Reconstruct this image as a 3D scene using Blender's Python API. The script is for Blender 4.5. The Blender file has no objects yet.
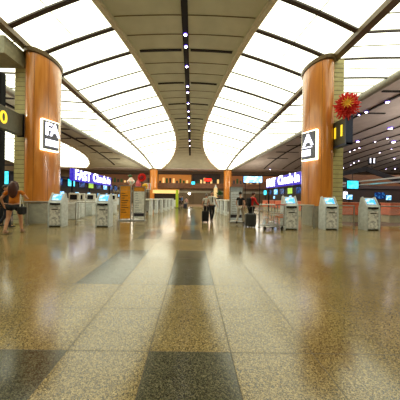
import bpy, math, random
from mathutils import Vector, Matrix
random.seed(7)
PI = math.pi
scn = bpy.context.scene
C = scn.collection

# ------------------------------------------------------------------ camera
F, VX, VY, H, ROLL = 220.0, 192.0, 198.0, 1.30, math.radians(0.77)
cd = bpy.data.cameras.new('camera'); cam = bpy.data.objects.new('camera', cd); C.objects.link(cam)
cd.sensor_width = 36; cd.sensor_fit = 'HORIZONTAL'; cd.lens = 36*F/400
cd.shift_x = 8/400; cd.shift_y = -2/400
cd.clip_start = 0.05; cd.clip_end = 300
cam.location = (0, 0, H)
cam.rotation_euler = (Matrix.Rotation(PI/2, 3, 'X') @ Matrix.Rotation(ROLL, 3, 'Z')).to_euler()
scn.camera = cam
def P(x, y, d):
    """world point at depth d seen at photo pixel x, y"""
    u, v = x-VX, y-VY
    t = math.tan(ROLL)
    u, v = u+t*v, v-t*u
    return Vector((u/F*d, d, H-v/F*d))

# ------------------------------------------------------------------ materials
def srgb(c):
    return tuple(((x/255)/12.92 if x/255 <= .04045 else ((x/255+.055)/1.055)**2.4) for x in c) + (1.0,)
MATS = {}
def mat(name, col, rough=.5, metal=0, emit=0, emit_col=None, col2=None, scale=8, detail=3, mix=(.35, .65), bump=0,
        coat=0, alpha=1, trans=0, stretch=(1, 1, 1), kind='noise', spec=.5, ior=1.45):
    if name in MATS: return MATS[name]
    m = bpy.data.materials.new(name); m.use_nodes = True
    nt = m.node_tree; b = nt.nodes['Principled BSDF']
    b.inputs['Base Color'].default_value = srgb(col)
    b.inputs['Roughness'].default_value = rough
    b.inputs['Metallic'].default_value = metal
    b.inputs['Specular IOR Level'].default_value = spec
    b.inputs['Coat Weight'].default_value = coat
    b.inputs['Transmission Weight'].default_value = trans
    b.inputs['IOR'].default_value = ior
    b.inputs['Alpha'].default_value = alpha
    if emit:
        b.inputs['Emission Color'].default_value = srgb(emit_col or col)
        b.inputs['Emission Strength'].default_value = emit
    if col2 is None and not emit:
        col2 = tuple(min(255, max(0, int(c*.9))) for c in col)
    if col2 is not None:
        tc = nt.nodes.new('ShaderNodeTexCoord'); mp = nt.nodes.new('ShaderNodeMapping')
        mp.inputs['Scale'].default_value = stretch
        nt.links.new(tc.outputs['Object'], mp.inputs['Vector'])
        if kind == 'voronoi':
            n = nt.nodes.new('ShaderNodeTexVoronoi'); n.inputs['Scale'].default_value = scale
            sep = nt.nodes.new('ShaderNodeSeparateColor'); nt.links.new(n.outputs['Color'], sep.inputs[0]); out = sep.outputs[0]
        elif kind == 'wave':
            n = nt.nodes.new('ShaderNodeTexWave'); n.inputs['Scale'].default_value = scale
            n.inputs['Distortion'].default_value = 3; n.inputs['Detail'].default_value = detail; out = n.outputs['Fac']
        else:
            n = nt.nodes.new('ShaderNodeTexNoise'); n.inputs['Scale'].default_value = scale
            n.inputs['Detail'].default_value = detail; out = n.outputs['Fac']
        nt.links.new(mp.outputs[0], n.inputs['Vector'])
        r = nt.nodes.new('ShaderNodeValToRGB')
        r.color_ramp.elements[0].position = mix[0]; r.color_ramp.elements[0].color = srgb(col)
        r.color_ramp.elements[1].position = mix[1]; r.color_ramp.elements[1].color = srgb(col2)
        nt.links.new(out, r.inputs[0])
        nt.links.new(r.outputs[0], b.inputs['Emission Color' if emit else 'Base Color'])
        if bump:
            bp = nt.nodes.new('ShaderNodeBump'); bp.inputs['Strength'].default_value = bump; bp.inputs['Distance'].default_value = .02
            nt.links.new(out, bp.inputs['Height']); nt.links.new(bp.outputs[0], b.inputs['Normal'])
    MATS[name] = m
    return m

def granite(name, a, b_, c, rough=.17):
    m = bpy.data.materials.new(name); m.use_nodes = True; nt = m.node_tree; b = nt.nodes['Principled BSDF']
    tc = nt.nodes.new('ShaderNodeTexCoord')
    v = nt.nodes.new('ShaderNodeTexVoronoi'); v.inputs['Scale'].default_value = 160
    v2 = nt.nodes.new('ShaderNodeTexNoise'); v2.inputs['Scale'].default_value = 42; v2.inputs['Detail'].default_value = 5
    big = nt.nodes.new('ShaderNodeTexNoise'); big.inputs['Scale'].default_value = .9; big.inputs['Detail'].default_value = 4
    for n in (v, v2, big): nt.links.new(tc.outputs['Object'], n.inputs['Vector'])
    sep = nt.nodes.new('ShaderNodeSeparateColor'); nt.links.new(v.outputs['Color'], sep.inputs[0])
    r = nt.nodes.new('ShaderNodeValToRGB'); e = r.color_ramp.elements
    e[0].position = 0; e[0].color = srgb(a); e[1].position = 1; e[1].color = srgb(c)
    k = e.new(.4); k.color = srgb(b_); k = e.new(.12); k.color = srgb(tuple(int(q*.5) for q in a))
    nt.links.new(sep.outputs[0], r.inputs[0])
    mx = nt.nodes.new('ShaderNodeMix'); mx.data_type = 'RGBA'; mx.blend_type = 'OVERLAY'; mx.inputs[0].default_value = .75
    nt.links.new(r.outputs[0], mx.inputs[6]); nt.links.new(v2.outputs['Fac'], mx.inputs[7])
    mx2 = nt.nodes.new('ShaderNodeMix'); mx2.data_type = 'RGBA'; mx2.blend_type = 'OVERLAY'; mx2.inputs[0].default_value = .35
    nt.links.new(mx.outputs[2], mx2.inputs[6]); nt.links.new(big.outputs['Fac'], mx2.inputs[7])
    nt.links.new(mx2.outputs[2], b.inputs['Base Color'])
    b.inputs['Specular IOR Level'].default_value = .72
    mr = nt.nodes.new('ShaderNodeMapRange'); mr.inputs[1].default_value = .3; mr.inputs[2].default_value = .7
    mr.inputs[3].default_value = rough-.04; mr.inputs[4].default_value = rough+.05
    nt.links.new(big.outputs['Fac'], mr.inputs[0]); nt.links.new(mr.outputs[0], b.inputs['Roughness'])
    return m
G_GOLD = granite('granite_gold', (80, 66, 32), (122, 102, 56), (172, 150, 98))
G_TAN = granite('granite_tan', (84, 72, 38), (124, 104, 58), (166, 144, 94))
G_DARK = granite('granite_dark', (38, 38, 26), (64, 62, 44), (108, 102, 76))
GROUT = mat('grout', (70, 60, 38), .6)
CARPET = mat('carpet', (140, 112, 84), .8, col2=(122, 96, 72), scale=3)
CARPET_RED = mat('carpet_red', (84, 46, 34), .45, col2=(64, 38, 30), scale=5)

CEIL = mat('ceiling_board', (206, 208, 186), .7, col2=(196, 198, 176), scale=1.2, spec=.2)
CEILR = mat('ceiling_board_brown', (206, 196, 190), .7, col2=(194, 184, 178), scale=1.5, spec=.2)
SEAM = mat('ceiling_seam', (112, 96, 74), .8)
SLOT = mat('dark_slot', (22, 18, 20), .7)
CREAM = mat('cream_trim', (208, 196, 164), .45)
BRONZE = mat('bronze_beam', (112, 92, 58), .4, col2=(96, 78, 48), scale=3)
MULL = mat('dark_mullion', (58, 44, 34), .5)
MULLT = mat('pale_mullion', (92, 86, 68), .5)
TUBE = mat('grey_tube', (150, 146, 134), .35)
WHITE = mat('white_paint', (222, 220, 210), .4)
OFFW = mat('off_white', (216, 222, 222), .45)
GREYM = mat('grey_panel', (150, 150, 148), .4)
SILVER = mat('brushed_steel', (176, 174, 166), .3, metal=.7)
SHADOWG = mat('dark_grey_metal', (28, 28, 34), .7, spec=.2)
BLACK = mat('black_plastic', (18, 18, 20), .4)
RUBBER = mat('black_rubber', (14, 14, 14), .7)
STONE = mat('pale_stone', (186, 178, 124), .55, col2=(174, 164, 112), scale=5)
STONEJ = mat('stone_joint', (98, 86, 56), .7)
BASEG = mat('grey_stone', (142, 136, 118), .4, col2=(124, 118, 102), scale=6)
CORAL = mat('coral_laminate', (224, 116, 86), .4)
BEIGE = mat('beige_laminate', (190, 176, 144), .5)
WOODB = mat('brown_wood', (130, 84, 50), .45, col2=(104, 64, 38), scale=2, stretch=(1, 1, 6))
WALLB = mat('brown_wall', (104, 84, 60), .6, col2=(92, 74, 52), scale=1)
DARKW = mat('dark_wall', (52, 40, 36), .6, col2=(40, 32, 30), scale=1)
REDM = mat('red_fabric', (216, 30, 26), .7)
SKIN = mat('skin', (206, 150, 116), .5)
SKIN2 = mat('skin_pale', (222, 176, 146), .5)
HAIRB = mat('brown_hair', (80, 36, 24), .5, col2=(54, 24, 16), scale=40)
HAIRK = mat('black_hair', (22, 18, 18), .5)
HAIRG = mat('grey_hair', (120, 112, 104), .6)
NAVY = mat('navy_fabric', (28, 32, 50), .8)
BLKF = mat('black_fabric', (24, 22, 24), .85)
WHTF = mat('white_fabric', (222, 218, 208), .8)
ORGF = mat('orange_fabric', (212, 124, 24), .8, col2=(180, 92, 14), scale=9)
BLUF = mat('blue_fabric', (70, 110, 160), .8)
PINKF = mat('pink_fabric', (196, 140, 130), .8)
GRYF = mat('grey_fabric', (120, 118, 116), .8)
GREEN = mat('leaf_green', (44, 96, 36), .6, col2=(28, 68, 24), scale=20)
LIME = mat('lime_paint', (178, 196, 40), .4)
GOLD = mat('gold_foil', (236, 178, 40), .35, metal=.2)
REDP = mat('red_paper', (232, 62, 48), .6, col2=(206, 34, 34), scale=12)
PINKP = mat('pink_paper', (214, 96, 100), .6)
YEL = mat('yellow_letter', (250, 226, 80), .5, emit=.55, emit_col=(250, 214, 40))
BOARD = mat('sign_board', (84, 84, 68), .45)
BLUEG = mat('blue_grey_frame', (58, 66, 92), .4)
GLASS = mat('clear_glass', (225, 235, 230), .05, alpha=.1)
def wood_veneer():
    m = bpy.data.materials.new('wood_veneer'); m.use_nodes = True; nt = m.node_tree; b = nt.nodes['Principled BSDF']
    tc = nt.nodes.new('ShaderNodeTexCoord'); mp = nt.nodes.new('ShaderNodeMapping'); mp.inputs['Scale'].default_value = (3.2, 3.2, .35)
    nt.links.new(tc.outputs['Object'], mp.inputs[0])
    n = nt.nodes.new('ShaderNodeTexNoise'); n.inputs['Scale'].default_value = 1.6; n.inputs['Detail'].default_value = 6; n.inputs['Distortion'].default_value = .7
    nt.links.new(mp.outputs[0], n.inputs['Vector'])
    r = nt.nodes.new('ShaderNodeValToRGB'); e = r.color_ramp.elements
    e[0].position = .3; e[0].color = srgb((184, 110, 34)); e[1].position = .7; e[1].color = srgb((214, 142, 56))
    k = e.new(.5); k.color = srgb((200, 122, 40))
    nt.links.new(n.outputs['Fac'], r.inputs[0]); nt.links.new(r.outputs[0], b.inputs['Base Color'])
    b.inputs['Roughness'].default_value = .3; b.inputs['Coat Weight'].default_value = .5; b.inputs['Coat Roughness'].default_value = .12
    return m
VENEER = wood_veneer()
VJOINT = mat('veneer_joint', (104, 58, 24), .6)
# light sources and a lens fringe glow
LIGHTP = mat('lit_diffuser', (255, 255, 240), .5, emit=1.55, emit_col=(252, 255, 228))
LAMP = mat('lamp_white', (255, 250, 240), .5, emit=14, emit_col=(255, 246, 236))
FRINGEV = mat('violet_fringe', (90, 70, 200), .5, emit=1.2, emit_col=(96, 64, 220))  # housing glow that imitates the violet lens fringe around the downlights
LWHITE = mat('lit_white', (255, 255, 255), .5, emit=2.0, emit_col=(236, 236, 255))
LBLUE = mat('lit_blue', (40, 40, 180), .5, emit=.55, emit_col=(70, 50, 220))
LBORDER = mat('lit_border', (255, 255, 230), .5, emit=2.2, emit_col=(255, 244, 200))
SCR_SKY = mat('screen_sky', (60, 150, 220), .2, emit=1.0, emit_col=(90, 180, 235), col2=(190, 225, 245), scale=6, mix=(.45, .6))
SCR_CYAN = mat('screen_cyan', (20, 180, 220), .2, emit=1.15, emit_col=(20, 190, 225), col2=(90, 225, 240), scale=3, mix=(.4, .6))
SCR_NAVY = mat('screen_navy', (10, 30, 80), .2, emit=.5, emit_col=(16, 40, 110), col2=(50, 120, 180), scale=5, mix=(.5, .6))
SCR_GRN = mat('screen_green', (150, 200, 60), .2, emit=.6, emit_col=(150, 190, 70))
LRED = mat('lit_red', (255, 30, 20), .4, emit=1.0, emit_col=(255, 40, 24))
LWARM = mat('lit_warm', (240, 200, 130), .4, emit=.4, emit_col=(255, 204, 130))
LORG = mat('lit_orange', (200, 128, 50), .5, emit=.16, emit_col=(226, 146, 60), col2=(140, 84, 40), scale=3, mix=(.4, .6))
LCYANW = mat('lit_cyan_white', (190, 230, 255), .5, emit=1.3, emit_col=(190, 225, 255), col2=(40, 120, 220), scale=2.2, mix=(.45, .55))

# ------------------------------------------------------------------ mesh builder
class MB:
    def __init__(s): s.v = []; s.f = []; s.m = []; s.mats = []
    def mi(s, m):
        if m not in s.mats: s.mats.append(m)
        return s.mats.index(m)
    def add(s, vs, fs, m):
        o = len(s.v); s.v += [tuple(v) for v in vs]; k = s.mi(m)
        for f in fs: s.f.append(tuple(o+i for i in f)); s.m.append(k)
        return s
    def box(s, x0, x1, y0, y1, z0, z1, m, M=None, bev=0):
        if bev:
            b = bev
            lay = []
            for z, i in ((z0, b), (z0+b, 0), (z1-b, 0), (z1, b)):
                for cx, cy, sx, sy in ((x0, y0, 1, 1), (x1, y0, -1, 1), (x1, y1, -1, -1), (x0, y1, 1, -1)):
                    if (sx, sy) in ((1, 1), (-1, -1)): lay += [(cx+sx*i, cy+sy*(b+i), z), (cx+sx*(b+i), cy+sy*i, z)]
                    else: lay += [(cx+sx*(b+i), cy+sy*i, z), (cx+sx*i, cy+sy*(b+i), z)]
            fs = [tuple(range(7, -1, -1)), tuple(range(24, 32))]
            for k in range(3):
                for i in range(8): fs.append((k*8+i, k*8+(i+1) % 8, k*8+8+(i+1) % 8, k*8+8+i))
            vs = lay
        else:
            vs = [(x0, y0, z0), (x1, y0, z0), (x1, y1, z0), (x0, y1, z0), (x0, y0, z1), (x1, y0, z1), (x1, y1, z1), (x0, y1, z1)]
            fs = [(3, 2, 1, 0), (4, 5, 6, 7), (0, 1, 5, 4), (1, 2, 6, 5), (2, 3, 7, 6), (3, 0, 4, 7)]
        if M is not None: vs = [M @ Vector(v) for v in vs]
        return s.add(vs, fs, m)
    def rod(s, a, b, r, m, n=10, r2=None):
        a = Vector(a); b = Vector(b); d = (b-a).normalized(); r2 = r if r2 is None else r2
        t = Vector((0, 0, 1)) if abs(d.z) < .9 else Vector((1, 0, 0))
        u = d.cross(t).normalized(); w = d.cross(u)
        vs = []
        for p, rr in ((a, r), (b, r2)):
            for i in range(n):
                q = 2*PI*i/n; vs.append(p+u*math.cos(q)*rr+w*math.sin(q)*rr)
        fs = [(i, (i+1) % n, n+(i+1) % n, n+i) for i in range(n)]+[tuple(range(n-1, -1, -1)), tuple(range(n, 2*n))]
        return s.add(vs, fs, m)
    def beam(s, a, b, w, h, m):          # rectangular bar a->b, w horizontal, h vertical
        a = Vector(a); b = Vector(b); d = (b-a).normalized()
        u = d.cross(Vector((0, 0, 1))).normalized() if abs(d.z) < .99 else Vector((1, 0, 0)); n = u.cross(d)
        vs = [p+u*sx*w/2+n*sz*h/2 for p in (a, b) for sx, sz in ((-1, -1), (1, -1), (1, 1), (-1, 1))]
        return s.add(vs, [(3, 2, 1, 0), (4, 5, 6, 7), (0, 1, 5, 4), (1, 2, 6, 5), (2, 3, 7, 6), (3, 0, 4, 7)], m)
    def lathe(s, prof, m, n=16, c=(0, 0, 0), sx=1, sy=1, M=None):
        vs = []
        for r, z in prof:
            for i in range(n):
                q = 2*PI*i/n; vs.append(Vector((c[0]+r*sx*math.cos(q), c[1]+r*sy*math.sin(q), c[2]+z)))
        fs = []
        for k in range(len(prof)-1):
            for i in range(n): fs.append((k*n+i, k*n+(i+1) % n, (k+1)*n+(i+1) % n, (k+1)*n+i))
        fs += [tuple(range(n-1, -1, -1)), tuple(range((len(prof)-1)*n, len(prof)*n))]
        if M is not None: vs = [M @ v for v in vs]
        return s.add(vs, fs, m)
    def ball(s, c, rx, ry, rz, m, n=14, k=8, M=None):
        prof = [(max(.001, math.sin(PI*i/k)), -math.cos(PI*i/k)*rz) for i in range(k+1)]
        return s.lathe(prof, m, n, c, rx, ry, M)
    def prism(s, pts, y0, y1, m, M=None):       # pts are (x,z), extruded in y
        n = len(pts); vs = [Vector((x, y0, z)) for x, z in pts]+[Vector((x, y1, z)) for x, z in pts]
        fs = [tuple(range(n)), tuple(range(2*n-1, n-1, -1))]+[(i, n+i, n+(i+1) % n, (i+1) % n) for i in range(n)]
        if M is not None: vs = [M @ v for v in vs]
        return s.add(vs, fs, m)
    def grid(s, rows, m, thick=0):              # rows of points; optional thickness upward
        o = []; n = len(rows[0])
        for r in rows: o += [Vector(p) for p in r]
        fs = [(i*n+j, i*n+j+1, (i+1)*n+j+1, (i+1)*n+j) for i in range(len(rows)-1) for j in range(n-1)]
        if thick:
            N = len(o); up = [p+Vector((0, 0, thick)) for p in o]; R = len(rows)
            fs2 = [tuple(N+i for i in reversed(f)) for f in fs]
            rim = [j for j in range(n)]+[i*n+n-1 for i in range(1, R)]+[(R-1)*n+j for j in range(n-2, -1, -1)]+[i*n for i in range(R-2, 0, -1)]
            fs3 = [(rim[(i+1) % len(rim)], rim[i], N+rim[i], N+rim[(i+1) % len(rim)]) for i in range(len(rim))]
            return s.add(o+up, fs+fs2+fs3, m)
        return s.add(o, fs, m)
    def build(s, name, parent=None, smooth=False, loc=None):
        me = bpy.data.meshes.new(name); me.from_pydata(s.v, [], s.f)
        for m in s.mats: me.materials.append(m)
        me.polygons.foreach_set('material_index', s.m)
        if smooth:
            me.polygons.foreach_set('use_smooth', [True]*len(s.f))
            me.set_sharp_from_angle(angle=math.radians(40))
        me.update()
        o = bpy.data.objects.new(name, me); C.objects.link(o)
        if parent: o.parent = parent
        if loc: o.location = loc
        return o
def tag(o, label=None, cat=None, group=None, kind=None):
    if label: o['label'] = label
    if cat: o['category'] = cat
    if group: o['group'] = group
    if kind: o['kind'] = kind
    return o
def thing(name, label, cat, loc=(0, 0, 0), rz=0, group=None):
    o = bpy.data.objects.new(name, None); C.objects.link(o); o.location = loc; o.rotation_euler = (0, 0, rz)
    o.empty_display_size = .1
    return tag(o, label, cat, group)
def struct(mb, name, **k): return tag(mb.build(name, **k), kind='structure')
def kids(o): return [c for c in bpy.data.objects if c.parent == o]
def dup(root, loc, rz=None, label=None, group=None):
    r = root.copy(); C.objects.link(r); r.location = loc
    if rz is not None: r.rotation_euler = (0, 0, rz)
    if label: r['label'] = label
    if group: r['group'] = group
    def rec(a, b):
        for ch in kids(a):
            c = ch.copy(); C.objects.link(c); c.parent = b; rec(ch, c)
    rec(root, r)
    return r
def text_mesh(body, size, m, name, parent, M, extrude=.01, bold=0, sx=1.0):
    cu = bpy.data.curves.new('txt', 'FONT'); cu.body = body; cu.size = size; cu.extrude = extrude; cu.offset = bold
    cu.align_x = 'CENTER'; cu.align_y = 'CENTER'; cu.resolution_u = 3
    o = bpy.data.objects.new('txt', cu); C.objects.link(o)
    bpy.context.view_layer.update()
    dg = bpy.context.evaluated_depsgraph_get()
    me = bpy.data.meshes.new_from_object(o.evaluated_get(dg)); me.name = name
    me.materials.clear(); me.materials.append(m)
    me.transform(M @ Matrix.Diagonal((sx, 1, 1, 1)))
    bpy.data.objects.remove(o); bpy.data.curves.remove(cu)
    ob = bpy.data.objects.new(name, me); C.objects.link(ob); ob.parent = parent
    return ob
def frame_mat(loc, xdir, up=(0, 0, 1)):      # local x = xdir, local y = up, z = outward
    x = Vector(xdir).normalized(); y = Vector(up).normalized(); z = x.cross(y)
    return Matrix(((x.x, y.x, z.x, loc[0]), (x.y, y.y, z.y, loc[1]), (x.z, y.z, z.z, loc[2]), (0, 0, 0, 1)))

# ------------------------------------------------------------------ setting: floor
XL, XR, YB, YF = -34.0, 42.0, -12.0, 46.0
def lines(a, b, first, step):
    k0 = math.ceil((a-first)/step); out = [a]; k = k0
    while first+k*step < b: out.append(first+k*step); k += 1
    out.append(b); return out
TX, TY = .69, .7143
xs = []
edges = [-.345-TX*k for k in range(30, -1, -1)]+[.345+TX*k for k in range(0, 31)]
ys = [1.857+TY*k for k in range(-4, 46)]
floor = MB()
g = .0035
def is_dark(x, y):
    ph = (y-1.857-.001+TY*3) % (TY*5)
    if ph > TY*3: return False
    return abs(x) < .3 or abs(x+1.38) < .3
xb = [XL]+edges+[XR]; yb = [YB]+ys+[YF]
for i in range(len(xb)-1):
    for j in range(len(yb)-1):
        x0, x1, y0, y1 = xb[i], xb[i+1], yb[j], yb[j+1]
        cx, cy = (x0+x1)/2, (y0+y1)/2
        far = cy > 33.5
        m = CARPET if far else (CARPET_RED if (abs(cx) > 8.0 and cy > 11.5) else (G_DARK if is_dark(cx, cy) else (G_GOLD if abs(cx) < 1.9 else G_TAN)))
        floor.add([(x0+g, y0+g, 0), (x1-g, y0+g, 0), (x1-g, y1-g, 0), (x0+g, y1-g, 0)], [(0, 1, 2, 3)], m)
for x in edges: floor.add([(x-g, YB, 0), (x+g, YB, 0), (x+g, YF, 0), (x-g, YF, 0)], [(0, 1, 2, 3)], GROUT)
for y in ys:
    e2 = [XL-.0]+edges+[XR]
    for i in range(len(e2)-1):
        floor.add([(e2[i]+g, y-g, 0), (e2[i+1]-g, y-g, 0), (e2[i+1]-g, y+g, 0), (e2[i]+g, y+g, 0)], [(0, 1, 2, 3)], GROUT)
floor.box(XL-.3, XR+.3, YB-.3, YF+.3, -.3, -.02, GROUT)
struct(floor, 'floor')

# ------------------------------------------------------------------ setting: walls
w = MB(); w.box(XL-.3, XL, YB, YF, 0, 11, WALLB); struct(w, 'wall_left')
w = MB(); w.box(XR, XR+.3, YB, YF, 0, 11, WALLB); struct(w, 'wall_right')
w = MB(); w.box(XL-.3, XR+.3, YB-.3, YB, 0, 11, WALLB); struct(w, 'wall_back')
w = MB()
w.box(XL-.3, XR+.3, YF, YF+.3, 0, 7.2, WALLB)
for k in range(-14, 30): w.box(k*1.25-.02, k*1.25+.02, YF-.03, YF, 0, 2.2, STONEJ)
w.box(XL, XR, YF-.08, YF, 2.35, 2.8, mat('grey_band', (150, 142, 122), .5))
struct(w, 'wall_far')
w = MB(); w.box(XL, XR, YF-.7, YF-.0, 3.3, 4.34, WOODB); struct(w, 'floor_upper')
w = MB(); w.box(22, XR, 33.6, 33.9, 0, 5.2, WOODB); w.box(22, XR, 33.5, 33.6, 3.0, 3.3, DARKW); struct(w, 'wall_partition_right')

# ------------------------------------------------------------------ setting: ceiling
def interp(tab, y, k):
    if y <= tab[0][0]: return tab[0][k]
    if y >= tab[-1][0]: return tab[-1][k]
    for i in range(len(tab)-1):
        if tab[i][0] <= y <= tab[i+1][0]:
            p1, p2 = tab[i], tab[i+1]; p0 = tab[max(i-1, 0)]; p3 = tab[min(i+2, len(tab)-1)]
            h = p2[0]-p1[0]; t = (y-p1[0])/h
            m1 = (p2[k]-p0[k])/(p2[0]-p0[0])*h; m2 = (p3[k]-p1[k])/(p3[0]-p1[0])*h
            return (2*t**3-3*t*t+1)*p1[k]+(t**3-2*t*t+t)*m1+(-2*t**3+3*t*t)*p2[k]+(t**3-t*t)*m2
X0 = -.45
INN = [(-12, 6.3, 8.3), (2, 5.3, 8.3), (6, 4.55, 8.3), (9.2, 3.75, 8.3), (11.1, 3.3, 8.3), (14.3, 2.78, 8.3), (20.5, 2.12, 8.3), (26, 1.8, 8.25), (30, 1.8, 8.05),
       (34, 2.15, 7.65), (37.8, 2.95, 7.1), (40.8, 4.1, 6.4), (43, 5.6, 5.62)]
RIB = [(-12, 7.2, 6.85), (30, 7.2, 6.8), (36, 7.15, 6.5), (40, 7.1, 6.0), (43, 7.0, 5.58)]
OUT = [(-12, 11.4, 7.0), (24, 11.4, 7.0), (32, 10.7, 6.85), (38, 9.4, 6.35), (43, 7.9, 5.6)]
INN2 = [(-12, 3.4, 7.0), (9, 2.7, 7.0), (20, 1.95, 7.0), (28, 1.7, 6.95), (35, 2.2, 6.6), (40, 3.9, 6.0), (43, 6.0, 5.6)]
def curve3(tab, y, side):
    return Vector((X0+side*interp(tab, y, 1), y, H+interp(tab, y, 2)))
Y0 = 8.95; STEP = 1.785
bays = [Y0+STEP*k for k in range(-11, 20)]; bays = [b for b in bays if b < 42.5]+[43.0]
# central ceiling strip
yy = sorted(set([YB+i*1.0 for i in range(56)]+[43.0])); yy = [y for y in yy if y <= 43.0]
c = MB(); rows = []
for y in yy:
    a = curve3(INN, y, -1); b = curve3(INN, y, 1); r = []
    for i in range(11):
        t = i/10; p = a.lerp(b, t); p.z += .12*math.sin(PI*t)+.02; r.append(p)
    rows.append(r)
c.grid(rows, CEIL, .25)
def cz(x, y):
    a = interp(INN, y, 1); t = (x-X0+a)/(2*a); return H+interp(INN, y, 2)+.12*math.sin(PI*min(1, max(0, t)))+.02
struct(c, 'ceiling')
# joints and dark slots of the central strip
s = MB()
y = Y0-3.57*5
while y < 36:
    for q in (1/3, 2/3):
        ys_ = y+3.57*q; a = interp(INN, ys_, 1)-.25
        pts = [Vector((X0+a*t, ys_, cz(X0+a*t, ys_)-.012)) for t in [i/4-1 for i in range(9)]]
        for p, p2 in zip(pts, pts[1:]): s.beam(p, p2, .035, .02, SEAM)
    y += 3.57
s_ob = struct(s, 'trim_1')
s = MB(); y = Y0-3.57*5
while y < 34:
    for sd in (-1, 1):
        a = interp(INN, y, 1)-.42
        pts = [Vector((X0+sd*(.25+(a-.25)*t), y, 0)) for t in (0, .33, .66, 1)]
        for p in pts: p.z = cz(p.x, y)-.03
        for p, p2 in zip(pts, pts[1:]): s.beam(p, p2, .15, .05, SLOT)
    y += 3.57
y = YB
while y < 37.5:
    s.beam((X0, y, cz(X0, y)-.03), (X0, min(y+1, 37.5), cz(X0, min(y+1, 37.5))-.03), .3, .06, SLOT); y += 1
struct(s, 'trim_2')
# end ceiling above far wall
c = MB(); c.box(XL, XR, 42.9, YF+.3, H+5.6, H+5.85, CEILR)
struct(c, 'ceiling_end')
# side ceilings
c = MB(); rows = []
for y in yy:
    a = curve3(OUT, y, -1); xi = X0-14.25+interp(INN2, y, 1)*0-0; b = Vector((X0-14.3-interp(INN2, y, 1), y, H+interp(INN2, y, 2)))
    rows.append([a.lerp(b, i/6)+Vector((0, 0, .15*math.sin(PI*i/6)+.02)) for i in range(7)])
c.grid(rows, CEIL, .25); struct(c, 'ceiling_left')
c = MB(); rows = []
for y in yy:
    a = curve3(OUT, y, 1)
    rows.append([Vector((a.x+(XR-a.x)*i/6, y, a.z+.02)) for i in range(7)])
c.grid(rows, CEILR, .25); struct(c, 'ceiling_right')
def zo(y): return H+interp(OUT, y, 2)
s = MB()
for x, w_ in ((13.65, .22), (17.2, .14), (19.5, .14), (21.8, .14), (24.1, .14), (26.4, .14), (28.7, .14), (31, .14), (33.3, .14), (35.6, .14), (37.9, .14)):
    y = 2.0
    while y < 42:
        s.beam((x, y, zo(y)-.02), (x, min(y+2, 42.5), zo(min(y+2, 42.5))-.02), w_, .06, SLOT); y += 2
for y in [10.52+3.57*k for k in range(-2, 8)]:
    s.box(12.1, 15.4, y-.07, y+.07, zo(y)-.06, zo(y)+.01, SLOT)
struct(s, 'trim_3')
s = MB(); y = 2.0
while y < 41:
    z = lambda q: H+interp(OUT, q, 2)+.1
    s.beam((X0-14.1, y, z(y)), (X0-14.1, y+1, z(y+1)), .22, .12, SLOT); y += 1
for y in [8.95+3.57*k for k in range(0, 9)]:
    s.box(X0-15.9, X0-14.4, y-.06, y+.06, H+interp(OUT, y, 2)+.04, H+interp(OUT, y, 2)+.16, SLOT)
    s.box(X0-13.8, X0-11.9, y-.06, y+.06, H+interp(OUT, y, 2)+.04, H+interp(OUT, y, 2)+.16, SLOT)
struct(s, 'trim_4')

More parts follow.
